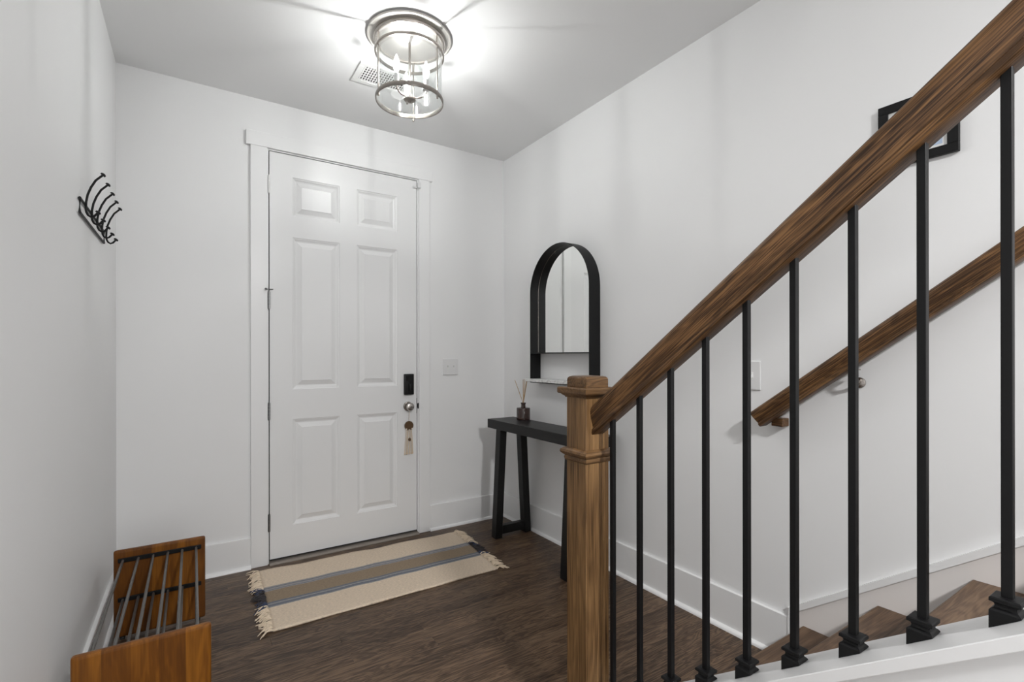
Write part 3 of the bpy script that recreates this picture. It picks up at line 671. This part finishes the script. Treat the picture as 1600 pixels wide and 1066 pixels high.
# ------------------------------------------------------------------ picture frame
pf = thing('picture_frame', (0, -2.5685, 1.857), 'small square black picture frame behind the oak handrail, on the right wall', 'picture')
py0, py1, pz0, pz1 = -2.675, -2.462, 1.857, 2.073
bm_ = MB(); w = .028
for a in ((py0, py1, pz0, pz0+w), (py0, py1, pz1-w, pz1), (py0, py0+w, pz0+w, pz1-w), (py1-w, py1, pz0+w, pz1-w)):
    bm_.box(-.018, -.001, a[0], a[1], a[2], a[3], .001)
wpart(bm_, 'frame', M['black'], pf)
def mk_print():
    m = mat('ink_print', rgb(226, 226, 224), .5); nt = m.node_tree; b = nt.nodes['Principled BSDF']; L = nt.links.new
    tc = nt.nodes.new('ShaderNodeTexCoord'); sp = nt.nodes.new('ShaderNodeSeparateXYZ'); L(tc.outputs['Object'], sp.inputs[0])
    def inside(o, lo, hi):
        a = nt.nodes.new('ShaderNodeMath'); a.operation = 'GREATER_THAN'; a.inputs[1].default_value = lo; L(o, a.inputs[0])
        c = nt.nodes.new('ShaderNodeMath'); c.operation = 'LESS_THAN'; c.inputs[1].default_value = hi; L(o, c.inputs[0])
        d = nt.nodes.new('ShaderNodeMath'); d.operation = 'MULTIPLY'; L(a.outputs[0], d.inputs[0]); L(c.outputs[0], d.inputs[1]); return d.outputs[0]
    def both(a, c):
        d = nt.nodes.new('ShaderNodeMath'); d.operation = 'MULTIPLY'; L(a, d.inputs[0]); L(c, d.inputs[1]); return d.outputs[0]
    oy = -2.5685; oz = 1.857
    blue = both(inside(sp.outputs['Y'], -2.634-oy, -2.606-oy), inside(sp.outputs['Z'], .037, .075))
    n = nt.nodes.new('ShaderNodeTexNoise'); n.inputs['Scale'].default_value = 60; n.inputs['Detail'].default_value = 4; L(tc.outputs['Object'], n.inputs['Vector'])
    ink = both(both(inside(sp.outputs['Y'], -2.63-oy, -2.500-oy), inside(sp.outputs['Z'], .12, .176)), inside(n.outputs['Fac'], .49, .53))
    m1 = nt.nodes.new('ShaderNodeMix'); m1.data_type = 'RGBA'; m1.inputs['A'].default_value = rgb(228, 228, 226); m1.inputs['B'].default_value = rgb(176, 192, 214); L(blue, m1.inputs['Factor'])
    m2 = nt.nodes.new('ShaderNodeMix'); m2.data_type = 'RGBA'; m2.inputs['B'].default_value = rgb(50, 48, 50); L(m1.outputs['Result'], m2.inputs['A']); L(ink, m2.inputs['Factor'])
    L(m2.outputs['Result'], b.inputs['Base Color']); return m
wpart(MB().box(-.010, -.004, py0+w, py1-w, pz0+w, pz1-w), 'print', mk_print(), pf)

# ------------------------------------------------------------------ light switches
sw = thing('light_switch', (-.4555, 0, 1.142), 'white two-toggle light switch plate right of the front door', 'switch')
wpart(MB().box(-.515, -.397, -.008, 0, 1.084, 1.200, .004, 2), 'switch_plate', M['plastic'], sw)
for x in (-.479, -.433):
    t = wpart(MB().box(x-.005, x+.005, -.0095, -.007, 1.128, 1.156, .001), 'toggle_slot', M['white'], sw)
    wpart(MB().hexa([(x-.0035, -.006, 1.136), (x+.0035, -.006, 1.136), (x+.0035, -.006, 1.150), (x-.0035, -.006, 1.150)], [(x-.0028, -.019, 1.146), (x+.0028, -.019, 1.146), (x+.0028, -.019, 1.154), (x-.0028, -.019, 1.154)], .0008), 'toggle', M['plastic'], t)
    for zz in (1.108, 1.176): wpart(MB().lathe([(0, -.0092), (.003, -.009), (.0033, -.0075)], x, 0, 10, 'y', zz), 'screw', M['white'], sw)
sw = thing('light_switch', (0, -2.0, 1.135), 'white single-toggle light switch plate on the right wall behind the balusters', 'switch')
wpart(MB().box(-.008, 0, -2.036, -1.964, 1.073, 1.197, .004, 2), 'switch_plate', M['plastic'], sw)
t = wpart(MB().box(-.0095, -.007, -2.005, -1.995, 1.121, 1.149, .001), 'toggle_slot', M['white'], sw)
wpart(MB().hexa([(-.006, -2.0035, 1.129), (-.006, -1.9965, 1.129), (-.006, -1.9965, 1.143), (-.006, -2.0035, 1.143)], [(-.019, -2.0028, 1.123), (-.019, -1.9972, 1.123), (-.019, -1.9972, 1.131), (-.019, -2.0028, 1.131)], .0008), 'toggle', M['plastic'], t)

# ------------------------------------------------------------------ tassel on the door knob
ts = thing('knob_tassel', (-.774, -.024, .60), 'cream tassel with a brown bead medallion hanging from the door knob', 'tassel')
ty = -.016
b = MB().tube([(-.777+.012*math.cos(a), -.027-.0*a, .877+.0125*math.sin(a)) for a in [2*PI*k/16 for k in range(16)]], .0014, 5, True)
b.tube([(-.777, -.027, .865), (-.775, -.022, .82), (-.774, ty, .776)], .0014, 5)
wpart(b, 'cord', M['cream'], ts)
b = MB()
for r, n in ((.006, 6), (.014, 12), (.022, 18), (.029, 24)):
    for k in range(n):
        a = 2*PI*k/n; b.lathe([(0, ty-.005), (.0026, ty-.0045), (.0038, ty), (.0026, ty+.0045), (0, ty+.005)], -.774+r*math.cos(a), 0, 6, 'y', .746+r*math.sin(a))
b.lathe([(0, ty-.002), (.030, ty-.002), (.030, ty+.002), (0, ty+.002)], -.774, 0, 20, 'y', .746)
wpart(b, 'medallion', M['bead'], ts, True)
for dx, dz in ((-.020, -.022), (0, -.029), (.020, -.022)):
    wpart(MB().lathe([(0, ty-.011), (.004, ty-.010), (.0055, ty-.006), (.004, ty-.002), (0, ty-.001)], -.774+dx, 0, 10, 'y', .746+dz), 'white_bead', M['wbead'], ts, True)
b = MB()
for k in range(9):
    t = (k+.5)/9*2-1; x0 = -.774+t*.022; x1 = -.774+t*.033; o_ = ty+.004*math.cos(k*2.4); zb_ = .548+.006*abs(math.sin(k*1.7))
    b.tube([(x0, o_, .722), (x0+t*.004, o_-.003, .68), (x1-t*.002, o_-.002, .60), (x1, o_-.001, zb_+.014), (x1, o_-.001, zb_+.006), (x1, o_-.001, zb_)], [.0013, .0015, .0017, .0019, .0034, .0026], 6)
o = wpart(b, 'tassel_strands', M['cream'], ts, True); tag(o, None, kind='stuff')
wpart(MB().lathe([(0, .640), (.007, .645), (.0095, .653), (.007, .662), (0, .667)], -.774, ty-.012, 12), 'brown_bead', M['bead'], ts, True)
